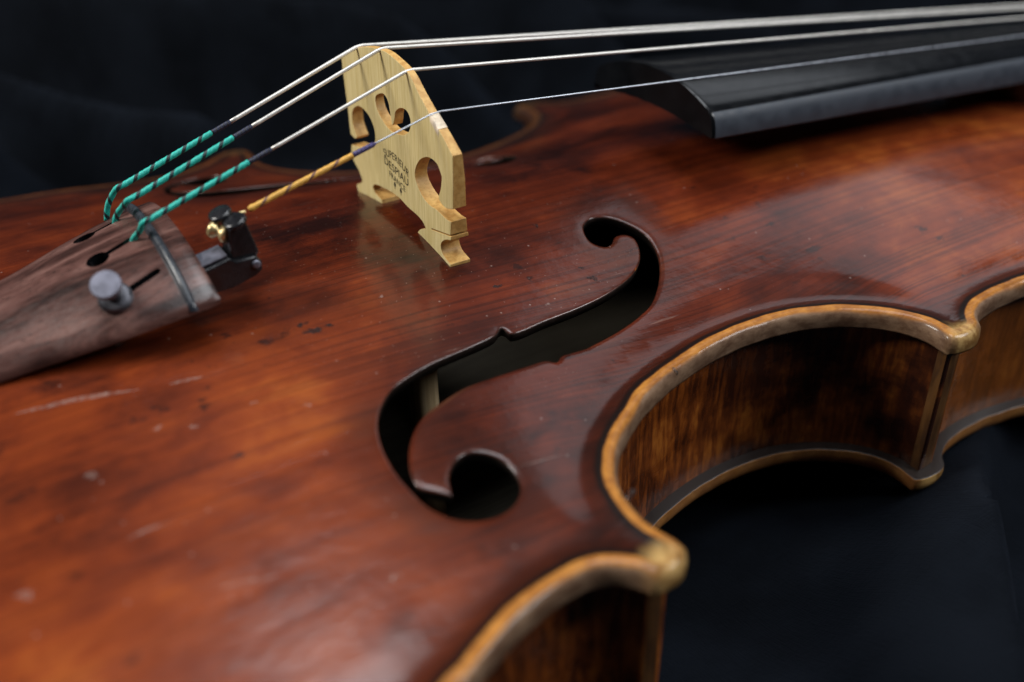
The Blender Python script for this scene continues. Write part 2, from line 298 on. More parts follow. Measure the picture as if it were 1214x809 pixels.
def maple_rib():
    m,nt,b=mat('flamed_maple'); k=NB(nt); u=k.mp((1000,1000,1000),'UV')
    fl=k.noise(k.mp((400,50,1),'UV'),1,3,.6,.9); fl2=k.noise(k.mp((900,300,1),'UV',loc=(2,3,0)),1,4,.65,.5); cl=k.noise(k.mp((45,60,1),'UV',loc=(1,7,0)),1,4,.6)
    pore=k.noise(k.mp((3000,260,1),'UV'),1,3,.6)
    f=k.math('ADD',k.math('MULTIPLY',k.mr(fl,.32,.68),.45),k.math('ADD',k.math('MULTIPLY',k.mr(fl2,.32,.68),.2),k.math('MULTIPLY',k.mr(cl,.32,.68),.35)))
    c=k.ramp(f,[(.15,(.048,.0120,.0042)),(.42,(.130,.031,.0064)),(.65,(.245,.062,.0098)),(.88,(.39,.120,.018))])
    c=k.mix(k.mr(pore,.5,.75,0,.28),c,(.02,.007,.003))
    x=k.sep(k.mp((1000,1000,1000)))[0]   # shade and some dark varnish, painted in towards the middle bout's upper corner
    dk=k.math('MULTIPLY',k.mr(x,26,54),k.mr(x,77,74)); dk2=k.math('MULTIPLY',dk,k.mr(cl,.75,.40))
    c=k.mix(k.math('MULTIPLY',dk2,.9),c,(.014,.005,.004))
    c=k.mix(k.mr(x,74,78,0,.45),c,(.23,.075,.014))
    k.l(c,b.inputs['Base Color']); k.l(k.mr(cl,.3,.7,.2,.38),b.inputs['Roughness'])
    k.bump(pore,.12,.0002,b,k.bump(fl,.2,.0005,None)); return m
def bare_wood(name,lo,hi,grain_scale,rough=.5,spec=.35,fleck=.3):
    m,nt,b=mat(name); k=NB(nt)
    g=k.noise(k.mp(grain_scale),1,4,.6,.2); f=k.noise(k.mp(tuple(s*3.1 for s in grain_scale),loc=(3,5,1)),1,3,.6); bl=k.noise(k.mp((120,120,120)),1,4)
    c=k.mix(k.mr(g,.3,.7),lo,hi); c=k.mix(k.mr(f,.52,.72,0,fleck),c,tuple(v*.45 for v in lo)); c=k.mix(k.mr(bl,.4,.75,0,.25),c,tuple(v*.7 for v in lo))
    k.l(c,b.inputs['Base Color']); k.l(k.mr(f,.3,.7,rough*.85,rough*1.15),b.inputs['Roughness']); b.inputs['Specular IOR Level'].default_value=spec
    k.bump(f,.15,.0001,b); return m
def rosewood():
    m,nt,b=mat('rosewood'); k=NB(nt)
    g=k.noise(k.mp((12,190,190),rot=(0,0,.03)),1,4,.62,.5); f=k.noise(k.mp((60,1500,1500)),1,3,.6); p=k.noise(k.mp((260,2600,2600)),1,2,.5)
    c=k.ramp(g,[(.32,(.011,.005,.0045)),(.43,(.046,.019,.015)),(.54,(.105,.047,.038)),(.68,(.19,.098,.080))])
    c=k.mix(k.mr(f,.48,.7,0,.4),c,(.05,.022,.016)); c=k.mix(k.mr(p,.62,.70,0,.8),c,(.012,.007,.006))
    k.l(c,b.inputs['Base Color']); k.l(k.mr(f,.3,.7,.26,.36),b.inputs['Roughness']); b.inputs['Specular IOR Level'].default_value=.5; k.bump(p,.25,.0002,b,k.bump(f,.1,.0002,None)); return m
def wrap_mat(name,c0,c1,pitch,width,slant=1.):
    """winding thread: a second colour spiralling round the string (UV.x = mm along, UV.y = turn)"""
    m,nt,b=mat(name); k=NB(nt); u,v,_=k.sep(k.mp((1,1,1),'UV'))
    ph=k.math('FRACT',k.math('ADD',k.math('DIVIDE',u,pitch),k.math('MULTIPLY',v,slant)))
    band=k.math('MULTIPLY',k.mr(ph,0.,.05),k.mr(ph,width+.05,width)); thread=k.math('SINE',k.math('MULTIPLY',k.math('ADD',u,k.math('MULTIPLY',v,.22)),2*math.pi/.22))
    n=k.noise(k.mp((2500,2500,2500)),1,4); c=k.mix(k.mr(n,.3,.7),tuple(a*.72 for a in c0),c0); c=k.mix(band,c,c1); c=k.mix(k.mr(thread,-.4,-1,0,.35),c,tuple(a*.4 for a in c0))
    k.l(c,b.inputs['Base Color']); b.inputs['Roughness'].default_value=.5; k.bump(thread,.35,.0001,b); return m
def string_metal(name,col,rough):
    m,nt,b=mat(name); k=NB(nt); u,v,_=k.sep(k.mp((1,1,1),'UV'))
    t=k.math('SINE',k.math('MULTIPLY',u,2*math.pi/.3)); n=k.noise(k.mp((600,600,600)),1,4)
    k.l(k.mix(k.mr(n,.3,.7),tuple(a*.85 for a in col),col),b.inputs['Base Color']); b.inputs['Metallic'].default_value=.35; k.l(k.mr(n,.3,.7,rough*.8,rough*1.25),b.inputs['Roughness']); return m
def cloth_mat():
    m,nt,b=mat('black_cotton'); k=NB(nt)
    n=k.noise(k.mp((25,25,25)),1,5,.6); fz=k.noise(k.mp((900,900,900)),1,3)
    w1=k.noise(k.mp((3800,300,300),rot=(0,0,.5)),1,2); w2=k.noise(k.mp((300,3800,300),rot=(0,0,.5)),1,2)
    k.l(k.mix(k.mr(n,.3,.7),(.0011,.0015,.0023),(.0042,.0056,.0084)),b.inputs['Base Color']); b.inputs['Roughness'].default_value=.95; b.inputs['Specular IOR Level'].default_value=.04
    b.inputs['Sheen Weight'].default_value=.02; b.inputs['Sheen Tint'].default_value=(.55,.68,1,1); b.inputs['Sheen Roughness'].default_value=.5
    k.bump(k.math('ADD',w1,w2),.5,.0004,b,k.bump(fz,.2,.0005,None)); return m
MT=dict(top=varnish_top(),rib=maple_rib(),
    bridge=bare_wood('bridge_maple',(.64,.50,.205),(.79,.655,.33),(500,1900,90),.5,.4,.16),
    bridge_side=bare_wood('bridge_maple_cut',(.50,.26,.07),(.70,.43,.14),(700,700,700),.5,.4,.3),
    rosewood=rosewood(),ebony=simple('ebony',(.0045,.0050,.006),.2,noise=.15,nscale=300,bump=0,spec=.3),ebony_side=simple('ebony_side_sheen',(.034,.042,.056),.5,noise=.12,nscale=300,bump=0,spec=.4),  # matte fingerboard sides: paler blue ebony, light sheen put into the colour
    ebony_fret=simple('ebony_polished',(.03,.034,.042),.3,noise=.3),
    post=bare_wood('spruce_post',(.42,.30,.16),(.58,.44,.26),(1400,1400,40),.6,.3,.4),
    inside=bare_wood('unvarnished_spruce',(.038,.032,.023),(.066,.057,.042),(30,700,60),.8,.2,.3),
    soot=simple('sooty_edge',(.016,.010,.008),.4),
    seam=bare_wood('rib_end_grain',(.045,.018,.006),(.12,.052,.014),(500,500,100),.5,.4,.3),
    ink=simple('stamp_ink',(.02,.014,.012),.8,spec=.1,bump=0),
    silver=string_metal('silver_winding',(.80,.77,.72),.38),steel=string_metal('plain_steel',(.62,.66,.74),.30),
    green=wrap_mat('green_silk',(.010,.54,.44),(.004,.008,.014),3.4,.27),
    orange=wrap_mat('orange_silk',(.86,.46,.075),(.13,.05,.05),4.6,.17),
    navy=wrap_mat('navy_silk',(.016,.022,.060),(.004,.006,.014),.8,.3),
    violet=wrap_mat('violet_silk',(.075,.058,.20),(.03,.02,.08),.8,.3),
    dark_nickel=simple('tarnished_nickel',(.10,.10,.115),.35,.8,.3,500),nickel=simple('dull_nickel',(.19,.19,.235),.48,.7,.2,500),black_metal=simple('black_lacquered_metal',(.012,.012,.014),.24,0,.3,400),
    brass=simple('brass',(.72,.55,.27),.38,.8,.2,500),parchment=simple('parchment',(.74,.60,.44),.45),cloth=cloth_mat())

# ------------------------------------------------------------------ black cloth
def cloth():
    # finer towards the camera's view; folds are real ridges in the sheet
    gx=np.concatenate([np.linspace(-900,-200,40,endpoint=False),np.linspace(-200,250,150,endpoint=False),np.linspace(250,1300,60)])
    gy=np.concatenate([np.linspace(-600,-160,30,endpoint=False),np.linspace(-160,120,90,endpoint=False),np.linspace(120,640,150,endpoint=False),np.linspace(640,1500,40)])
    X,Y=np.meshgrid(gx,gy,indexing='ij'); P=np.stack([X.ravel(),Y.ravel()],1)
    def ridge(a,b,w,h,skew=0.,fade=.2):
        a=np.array(a,float);b=np.array(b,float);L=np.linalg.norm(b-a);d=(b-a)/L;n=np.array([-d[1],d[0]])
        t=(P-a)@d/L; s=(P-a)@n+6*np.sin(t*5+a[0])
        e=np.clip((t+fade)/fade,0,1)*np.clip((1+fade-t)/fade,0,1); e=e*e*(3-2*e)
        ww=np.where(s>0,w*(1+skew),w*(1-skew)); return h*np.exp(-(s/ww)**2)*e
    Z=np.zeros(len(P))
    for a in (((150,-50),(36,-118),16,24,-.8),((190,-40),(70,-160),16,9,0),((20,-70),(-10,-140),18,7,0)): Z+=ridge(*a)
    for a in (((-140,520),(70,165),17,62,.5),((-60,640),(150,190),19,70,-.4),((-170,330),(-10,150),15,42,.4),((60,720),(330,230),22,75,.4),((200,560),(400,140),20,56,-.3),((-260,480),(-80,180),22,56,.3),((330,700),(700,260),36,80,.2),((120,300),(240,150),15,36,.4),((480,420),(620,120),24,56,.3)): Z+=ridge(*a)
    Z+=2.0*vnoise(P,120,3)+.7*vnoise(P,38,5)
    r=np.clip((np.hypot((P[:,0]-20)/150,P[:,1]/75)-.8)/.5,0,1); Z=Z*r-0.2
    far=np.clip((P[:,1]-420)/900,0,1); Z+=260*far**1.5
    nx,ny=X.shape; F=[(i*ny+j,(i+1)*ny+j,(i+1)*ny+j+1,i*ny+j+1) for i in range(nx-1) for j in range(ny-1)]
    o=mesh('black_cloth',np.c_[P,Z],F,MT['cloth'],fix=False)
    o['label']='black cotton cloth lying in soft folds under and behind the violin'; o['category']='cloth'
cloth()

# ------------------------------------------------------------------ violin
V_=empty('violin',loc=(0,0,LIFT)); V_['label']='old red-brown varnished violin with worn golden edges, pale bridge and rosewood tailpiece'; V_['category']='violin'

def offset(P,d,closed=True):
    """move a counter-clockwise-or-not loop along its left normal by d"""
    if closed: T=np.roll(P,-1,0)-np.roll(P,1,0)
    else: T=np.gradient(P,axis=0)
    T/=np.linalg.norm(T,axis=1)[:,None]+1e-9
    return P+d*np.stack([-T[:,1],T[:,0]],1)
def area2(P): x,y=P.T; return .5*np.sum(x*np.roll(y,-1)-y*np.roll(x,-1))
OUT0=body_outline(.6); ARCH=Arch(body_outline(.8))
if area2(OUT0)<0: OUT0=OUT0[::-1]
wear=.11*vnoise(OUT0,13,1)+.04*vnoise(OUT0,4.2,2)
OUTL=OUT0+(offset(OUT0,1.)-OUT0)*np.clip(wear,-.12,.5)[:,None]     # hand-worn, slightly uneven edge
TIPS=np.array([(-9,-94.3),(75,-78.6),(-9,90.6),(76,78)])

F1=cr(F_HOLE[0],.55); F2=cr(F_HOLE[1],.55); F3=cr(F_HOLE[2],.45)
FH=np.vstack([F1[:-1],F2[:-1],F3[:-1]])
if area2(FH)<0: FH=FH[::-1]
FB=FH*np.array([1,-1]); FB=FB[::-1]

def plate(name,holes,top,mats,rings,grid):
    loops=[OUTL]; rimloops=[]
    for H in holes:
        R=offset(H,-.34); rimloops.append(R); loops.append(R)
    pts=[]
    o2=OUTL
    for d in rings:
        q=offset(o2,d)[::1 if d<2.5 else 2]; ok=(dist(q,o2)>d*.93)&inside(q,o2); pts.append(q[ok])
    g=np.stack(np.meshgrid(np.arange(-153,204,grid),np.arange(-106,106,grid),indexing='ij'),-1).reshape(-1,2)
    g[:,0]+=np.where((np.round(g[:,1]/grid).astype(int)%2)==0,0,grid/2)
    g=g[inside(g,o2[::3])]; g=g[dist(g,o2[::2])>rings[-1]+grid*.6]; pts.append(g)
    pts=np.vstack(pts)
    for R in rimloops:
        keep=~inside(pts,R); keep&=dist(pts,R)>.7; pts=pts[keep]
        for dd in (.75,1.7): pts=np.vstack([pts,(lambda q:q[(dist(q,R)>dd*.9)&~inside(q,R)])(offset(R,-dd)[::2])])
    xy,T,ov=cdt(pts,loops)
    c=xy[T].mean(1); k=inside(c,OUTL)
    for R in rimloops: k&=~inside(c,R)
    T=T[k]; d=dist(xy,OUTL); Z=ARCH.z(xy,d)
    n=len(xy); idx={o:i for i,oo in enumerate(ov) for o in oo}
    # wear on the crown of the edge: bruises and dents
    crown=np.exp(-((d-1.0)/1.1)**2); Z=Z-crown*np.clip(.12*vnoise(xy,9,11)+.06*vnoise(xy,3.1,12)-.04,-.02,.4)
    tipd=np.min(np.linalg.norm(xy[:,None]-TIPS[None],axis=2),1); tip=np.clip((5.2-tipd)/2.5,0,1)
    Z=Z-.45*tip*np.clip(1-d/3,0,1)
    for R in rimloops[:1]: Z=Z-.05*np.exp(-(dist(xy,R)/.5)**2)
    if top:
        Zb=np.where(d<4.5,0,np.maximum(Z-2.0,0)); zo=Z; zi=Zb; zm=1.25
    else:
        # back: the same edge, arch a little fuller, hanging below the ribs
        zo=-30-Z; zi=np.where(d<4.5,-30,np.minimum(zo+3.2,-30)); zm=-31.2
    edge=d.copy()
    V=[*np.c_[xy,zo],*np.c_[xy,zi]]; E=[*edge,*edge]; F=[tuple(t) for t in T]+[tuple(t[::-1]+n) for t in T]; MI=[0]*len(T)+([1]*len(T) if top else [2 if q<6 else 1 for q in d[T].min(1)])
    rim=[0.]*(2*n)
    # side of the edge
    L=[idx[i] for i in range(len(OUTL))]; m=len(L); b=len(V)
    so=offset(OUTL,-.10); V+=[(so[i][0],so[i][1],zm+(.0)) for i in range(m)]; E+=[0]*m; rim+=[0]*m
    s2=b+m; V+=[(OUTL[i][0],OUTL[i][1],.35 if top else -30.35) for i in range(m)]; E+=[0]*m; rim+=[0]*m
    for i in range(m):
        j=(i+1)%m; F+=[(L[i],L[j],b+j,b+i),(b+i,b+j,s2+j,s2+i),(s2+i,s2+j,n+L[j],n+L[i])]; MI+=[0]*3
    off=len(OUTL)
    for H,R in zip(holes,rimloops):
        m=len(R); L=[idx[off+i] for i in range(m)]; off+=m
        zr=zo[L]; b1=len(V); A=offset(H,-.12); V+=[(A[i][0],A[i][1],zr[i]-.10) for i in range(m)]
        b2=len(V); V+=[(H[i][0],H[i][1],zr[i]-.32) for i in range(m)]; E+=[20]*(2*m); rim+=[.4]*m+[1.]*m
        for i in L: rim[i]=.05
        for i in range(m):
            j=(i+1)%m; F+=[(L[i],L[j],b1+j,b1+i),(b1+i,b1+j,b2+j,b2+i),(b2+i,b2+j,n+L[j],n+L[i])]; MI+=[0,0,2]
    Vn=np.array(V,float); P2=Vn[:,:2]
    at=dict(edge=E,rim=rim,tip=np.concatenate([tip,tip,np.interp(np.zeros(len(V)-2*n),[0],[0])]))
    st=np.min(np.linalg.norm(P2[2*n:,None]-TIPS[None],axis=2),1) if len(V)>2*n else np.zeros(0); at['tip'][2*n:]=np.clip((5.2-st)/2.5,0,1)
    if holes:
        at['fdist']=np.minimum(*[dist(P2,R) for R in rimloops]); at['bridge']=np.hypot(np.maximum(np.abs(P2[:,0])-3,0),np.maximum(np.abs(P2[:,1])-18,0))
    else: at['fdist']=np.full(len(V),50.); at['bridge']=np.full(len(V),90.)
    return mesh(name,V,F,mats,V_,mi=MI,attrs=at)
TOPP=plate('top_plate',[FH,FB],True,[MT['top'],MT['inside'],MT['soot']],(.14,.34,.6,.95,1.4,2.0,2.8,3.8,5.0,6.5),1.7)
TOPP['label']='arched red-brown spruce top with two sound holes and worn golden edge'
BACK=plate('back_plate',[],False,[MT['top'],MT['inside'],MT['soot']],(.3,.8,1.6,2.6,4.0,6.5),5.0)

# ribs: each bout's rib is bent along the outline, 2.6 mm inside it
def ribs():
    for side,cur in (('t',TREBLE),('b',BASS)):
        ends=[]
        for c in cur:
            p=cr(c,.9); q=offset(p,-2.6 if side=='b' else 2.6,False)
            if not inside(q[len(q)//2:len(q)//2+1],OUTL)[0]: q=offset(p,2.6 if side=='b' else -2.6,False)
            a=abs(p[0][1])<1; b=abs(p[-1][1])<1
            ok=(dist(q,OUT0)>2.35)&inside(q,OUT0); q=q[np.nonzero(ok)[0][0]:np.nonzero(ok)[0][-1]+1]
            s=np.concatenate([[0],np.cumsum(np.linalg.norm(np.diff(q,axis=0),axis=1))])
            ins=offset(q,1.2 if not inside(offset(q,-1.2,False)[len(q)//2:len(q)//2+1],OUTL)[0] or dist(offset(q,1.2,False)[len(q)//2:len(q)//2+1],OUTL)[0]>dist(q[len(q)//2:len(q)//2+1],OUTL)[0] else -1.2,False)
            V=[];UV=[];F=[];zs=np.linspace(.3,-30.3,8); n=len(q)
            wv=.12*vnoise(np.c_[q,0*s],22,4)
            for ring in (q,ins):
                for z in zs:
                    for i in range(n): V.append((ring[i][0],ring[i][1]+wv[i]*math.sin((z+30)/30*3.1),z)); UV.append((s[i]*.001+ (0 if side=='t' else .5)+(.37 if c is cur[2] else .13 if c is cur[0] else 0),z*.001))
            m=len(zs)
            for r in range(2):
                for k in range(m-1):
                    for i in range(n-1): b0=r*m*n+k*n+i; F.append((b0,b0+1,b0+n+1,b0+n))
            for k in range(m-1):
                for i in (0,n-1): b0=k*n+i; F.append((b0,b0+n,b0+n+m*n,b0+m*n))
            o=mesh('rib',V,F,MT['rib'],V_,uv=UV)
            ends.append((q,o))
        # corner seams: end grain of the rib ends
        for (qa,oa),(qb,ob) in ((ends[0],ends[1]),(ends[1],ends[2])):
            a,b=qa[-1],qb[0]; mid=(a+b)/2; out=np.array([0,-1. if side=='t' else 1.]); g=b-a
            V=[];F=[]
            path=[a-out*.1,a+g*.3+out*.12,a+g*.7+out*.12,b-out*.1,b-out*2,a-out*2]
            for z in (.3,-30.3): V+=[(p[0],p[1],z) for p in path]
            nn=len(path); F=[(i,(i+1)%nn,nn+(i+1)%nn,nn+i) for i in range(nn)]
            mesh('rib_corner',V,F,MT['seam'],ob,smooth=False)
ribs()

# sound post seen through the treble sound hole
pv,pf,_=tube([(-11,-22.5,z) for z in np.linspace(12.0,-44,6)],2.9,20); post=mesh('sound_post',pv,pf,MT['post'],V_)

# ------------------------------------------------------------------ bridge
def bridge():
    B=list(BRIDGE_OUT); B=B[:-1]
    B+= [(7.4,20.6),(10.5,20.2),(12.6,19.6),(13.3,18.7),(12.6,17.9),(9.3,17.4),(9.1,16.2),(21.4,15.2),(21.9,16.3),(18.78,18.04),(18.84,18.79),(20.44,20.38),(22.4,21.4),(23.5,22.95),(23.1,25.0),(20.0,25.6),(17.0,26.3),(13.5,27.6),(11.2,29.2),(10.57,30.4),(11,32.54),(13.67,34.5),(17.95,34.87),(21.2,32.97),(21.7,30.4),(20.8,28.8),(19.9,27.7),(20.9,27.0),(23.2,27.3),(23.87,33.94),(24.57,38.5)]
    # round the traced curves, keep the cut corners: resample smooth runs only
    P=np.array(B,float); n=len(P); out=[]
    for i in range(n):
        p0,p1,p2,p3=P[i-1],P[i],P[(i+1)%n],P[(i+2)%n]
        def ang(a,b,c):
            u=b-a;v=c-b; return abs(math.degrees(math.atan2(u[0]*v[1]-u[1]*v[0],u@v)))
        c1=ang(p0,p1,p2)>52; c2=ang(p1,p2,p3)>52; L=np.linalg.norm(p2-p1); m=max(1,int(L/.45))
        m0=np.zeros(2) if False else ((p2-p1) if c1 else (p2-p0)/2); m1=(p2-p1) if c2 else (p3-p1)/2
        lim=L; m0=m0*min(1,lim/ (np.linalg.norm(m0)+1e-9)); m1=m1*min(1,lim/(np.linalg.norm(m1)+1e-9))
        for k in range(m):
            t=k/m; out.append((2*t**3-3*t**2+1)*p1+(t**3-2*t**2+t)*m0+(-2*t**3+3*t**2)*p2+(t**3-t**2)*m1)
    P=np.array(out)
    hh=cr(HEART,.45,True)
    # seat the feet on the arched top
    foot=(P[:,1]<16.9); 
    xy,T,ov=cdt(np.zeros((0,2)),[P,hh]); c=xy[T].mean(1); T=T[inside(c,P)&~inside(c,hh)]
    def xt(z): return -2.4+1.2*(z-14)/34
    def th(z): return np.interp(z,[14,20,24,27,32,37,43,49.5],[4.35,3.8,3.25,2.75,2.5,1.95,1.65,1.35])
    n=len(xy); V=[];z0=xy[:,1].copy(); zt=z0.copy(); zn=z0.copy()
    low=(z0<16.35)
    q=np.c_[xt(z0),xy[:,0]]
    for i in np.nonzero(low)[0]:
        y,z=xy[i]
        if (z<15.25+ .1*abs(y-21.4) and y>0 and z<16.25 and z<=15.2+(21.4-y)*.09+.05) or (y<0 and z<=14.3+(y+20.13)*.1466+.06):
            zt[i]=ARCH.z([(xt(z),y)])[0]-.06; zn[i]=ARCH.z([(xt(z)+th(z),y)])[0]-.06
    V=[(xt(z0[i]),xy[i,0],zt[i]) for i in range(n)]+[(xt(z0[i])+th(z0[i]),xy[i,0],zn[i]) for i in range(n)]
    F=[tuple(t) for t in T]+[tuple(t[::-1]+n) for t in T]; MI=[0]*(2*len(T)); idx={o:i for i,oo in enumerate(ov) for o in oo}
    for s,m in ((0,len(P)),(len(P),len(hh))):
        for i in range(m): a,b=idx[s+i],idx[s+(i+1)%m]; F.append((a,b,n+b,n+a)); MI.append(1)
    o=mesh('bridge',V,F,[MT['bridge'],MT['bridge_side']],V_,smooth=True,mi=MI); sharp(o,38); bevel(o,.16,2,50)
    o['label']='pale maple bridge with heart and kidney cut-outs and a black maker stamp'
    # stamp: flat print lying on the tail-side face
    def letters(s,size,sx,y0,z0,tilt,arc=0.,name='stamp_line'):
        cu=bpy.data.curves.new(name,'FONT'); cu.body=s; cu.size=1; cu.align_x='CENTER'; cu.align_y='CENTER'; cu.space_character=1.05; cu.offset=.006
        t=bpy.data.objects.new(name,cu); COL.objects.link(t); dg=bpy.context.evaluated_depsgraph_get(); me=bpy.data.meshes.new_from_object(t.evaluated_get(dg)); bpy.data.objects.remove(t); bpy.data.curves.remove(cu)
        bm=bmesh.new(); bm.from_mesh(me)
        bmesh.ops.subdivide_edges(bm,edges=[e for e in bm.edges if e.calc_length()>.25],cuts=2)
        for v in bm.verts:
            u=v.co.x*size*sx; w=v.co.y*size
            if arc: r=arc; a=u/r; u,w=(r+w)*math.sin(a),(r+w)*math.cos(a)-r
            yy=y0-(u*math.cos(tilt)-w*math.sin(tilt)*0); zz=z0+w+u*math.sin(tilt)
            v.co=Vector((xt(zz)-.03,yy,zz))*.001
        bm.to_mesh(me); bm.free(); return link(name,me,MT['ink'],o)
    letters('SUPERIEUR',2.1,1.06,1.35,29.0,-.095,arc=15)
    letters('DESPIAU',2.3,1.18,1.45,26.35,-.135)
    letters('FRANCE',1.7,1.1,1.2,24.3,-.15)
    for y,z in ((2.35,22.75),(-.25,22.35)):   # two little trees
        ring=[(y+.42*math.cos(a)*(1-.25*math.sin(a)),z+.55+.55*math.sin(a)) for a in np.linspace(0,2*math.pi,14,endpoint=False)]
        Vt=[(xt(w)-.03,u,w) for u,w in ring]+[(xt(z)-.03,y-.09,z+.1),(xt(z)-.03,y+.09,z+.1),(xt(z)-.03,y+.09,z-.5),(xt(z)-.03,y-.09,z-.5)]
        mesh('stamp_tree',Vt,[tuple(range(14)),(14,15,16,17)],MT['ink'],o,smooth=False,fix=False)
    # parchment patch under the thin string
    V=[];F=[]; ys=np.linspace(-13.6,-16.9,6)
    for y in ys:
        i=np.argsort(P[:,0]); zt_=np.interp(y,*[a for a in (lambda s:(s[:,0],s[:,1]))(np.array(sorted([p for p in P if p[1]>36 and -22<p[0]<-8],key=lambda p:p[0])))])
        x0,x1=xt(zt_),xt(zt_)+th(zt_); V+=[(x0-.07,y,zt_-1.3),(x0-.07,y,zt_+.02),(x0+.1,y,zt_+.09),(x1-.1,y,zt_+.09),(x1+.07,y,zt_+.02),(x1+.07,y,zt_-.9)]
    for i in range(5):
        for k in range(5): a=i*6+k; F.append((a,a+1,a+7,a+6))
    mesh('string_parchment',V,F,MT['parchment'],o)
bridge()

# ------------------------------------------------------------------ tailpiece
TPS=cr(np.array([(-44.,22.3,22.9,6.0),(-50,21.9,22.1,6.0),(-56.5,20.8,20.9,6.0),(-63,19.2,19.4,6.0),(-75,15.6,16.7,5.6),(-90,13.4,14.4,4.7),(-120,11.6,11.6,4.4),(-148,10.6,10.4,4.)]),.5)[::-1]
def tp(x):
    return [np.interp(x,TPS[:,0],TPS[:,k]) for k in (1,2,3)]
def tpz(x,y): w,e,c=tp(x); return e+c*(1-np.clip(np.abs(y)/w,0,1.02)**2.25)
KEYS=[(-60.3,-14.2,-52.9,-13.0),(-60.2,-3.6,-54.2,-2.0),(-60.2,7.6,-54.0,9.0),(-60.4,14.6,-54.0,16.4)]   # hole centre, slot end
def tailpiece():
    ol=[]   # plan outline, counter-clockwise
    xs=np.linspace(-46.4,-142,70)
    def headx(y): return -46.4+.75*(y/22.5)**2
    ol+=[(headx(y),y) for y in np.linspace(-22.0,22.0,40)]
    ol+=[(x,tp(x)[0]) for x in xs[1:]]+[(-142.6,y) for y in np.linspace(9,-9,8)]+[(x,-tp(x)[0]) for x in xs[1:][::-1]]
    ol=np.array(ol); holes=[]
    for hx,hy,sx,sy in KEYS:
        d=np.array([sx-hx,sy-hy]); L=np.linalg.norm(d); a0=math.atan2(d[1],d[0]); r=1.95; w=.6; al=math.asin(w/r)
        h=[(hx+r*math.cos(a0+t),hy+r*math.sin(a0+t)) for t in np.linspace(al,2*math.pi-al,22)]
        h+=[(sx+w*math.cos(a0+t),sy+w*math.sin(a0+t)) for t in np.linspace(-math.pi/2,math.pi/2,8)]
        holes.append(np.array(h))
    g=np.stack(np.meshgrid(np.arange(-141,-46,1.6),np.arange(-22,22.1,1.6),indexing='ij'),-1).reshape(-1,2); k=inside(g,ol)&(dist(g,ol)>.9)
    q1=offset(ol,.55)[::1]; q1=q1[inside(q1,ol)&(dist(q1,ol)>.4)]; g=np.vstack([g[k&np.all([~inside(g,h)&(dist(g,h)>.5) for h in holes],axis=0)],q1])
    xy,T,ov=cdt(g,[ol]+holes); c=xy[T].mean(1); kk=inside(c,ol)
    for h in holes: kk&=~inside(c,h)
    T=T[kk]; n=len(xy); d=dist(xy,ol); z=tpz(xy[:,0],xy[:,1])-.35*np.clip(1-d/.55,0,1)**2
    zb=tpz(xy[:,0],xy[:,1])-1.1-2.4*np.clip(d/6,0,1)
    V=[*np.c_[xy,z],*np.c_[xy,zb]]; F=[tuple(t) for t in T]+[tuple(t[::-1]+n) for t in T]; idx={o:i for i,oo in enumerate(ov) for o in oo}; s=0; MI=[0]*len(F)
    for L in [ol]+holes:
        for i in range(len(L)): a,b=idx[s+i],idx[s+(i+1)%len(L)]; F.append((a,b,n+b,n+a)); MI.append(0 if s==0 else 1)
        s+=len(L)
    o=mesh('tailpiece',V,F,[MT['rosewood'],MT['ebony']],V_,mi=MI); sharp(o,40); o['label']='rosewood tailpiece with pale streaks and four keyhole slots'
    # raised ebony fret the strings run over, its near end turned down the side
    V=[];F=[]; ys=np.linspace(-22.1,21.5,44)
    for y in ys:
        zz=tpz(-50.6,y); t=np.clip((abs(y)-18.5)/3.5,0,1); hh=1.35*(1-t*.75); w=.85-.15*t
        for k in range(7): a=math.pi*k/6; V.append((-50.6+.5*(y/22)**2-w*math.cos(a),y,zz-.3+(hh+.3)*math.sin(a)))
    for i in range(len(ys)-1):
        for k in range(6): a=i*7+k; F.append((a,a+1,a+8,a+7))
    F+=[tuple(range(7)),tuple((len(ys)-1)*7+k for k in range(7))]
    mesh('string_fret',V,F,MT['ebony_fret'],o)
tailpiece()

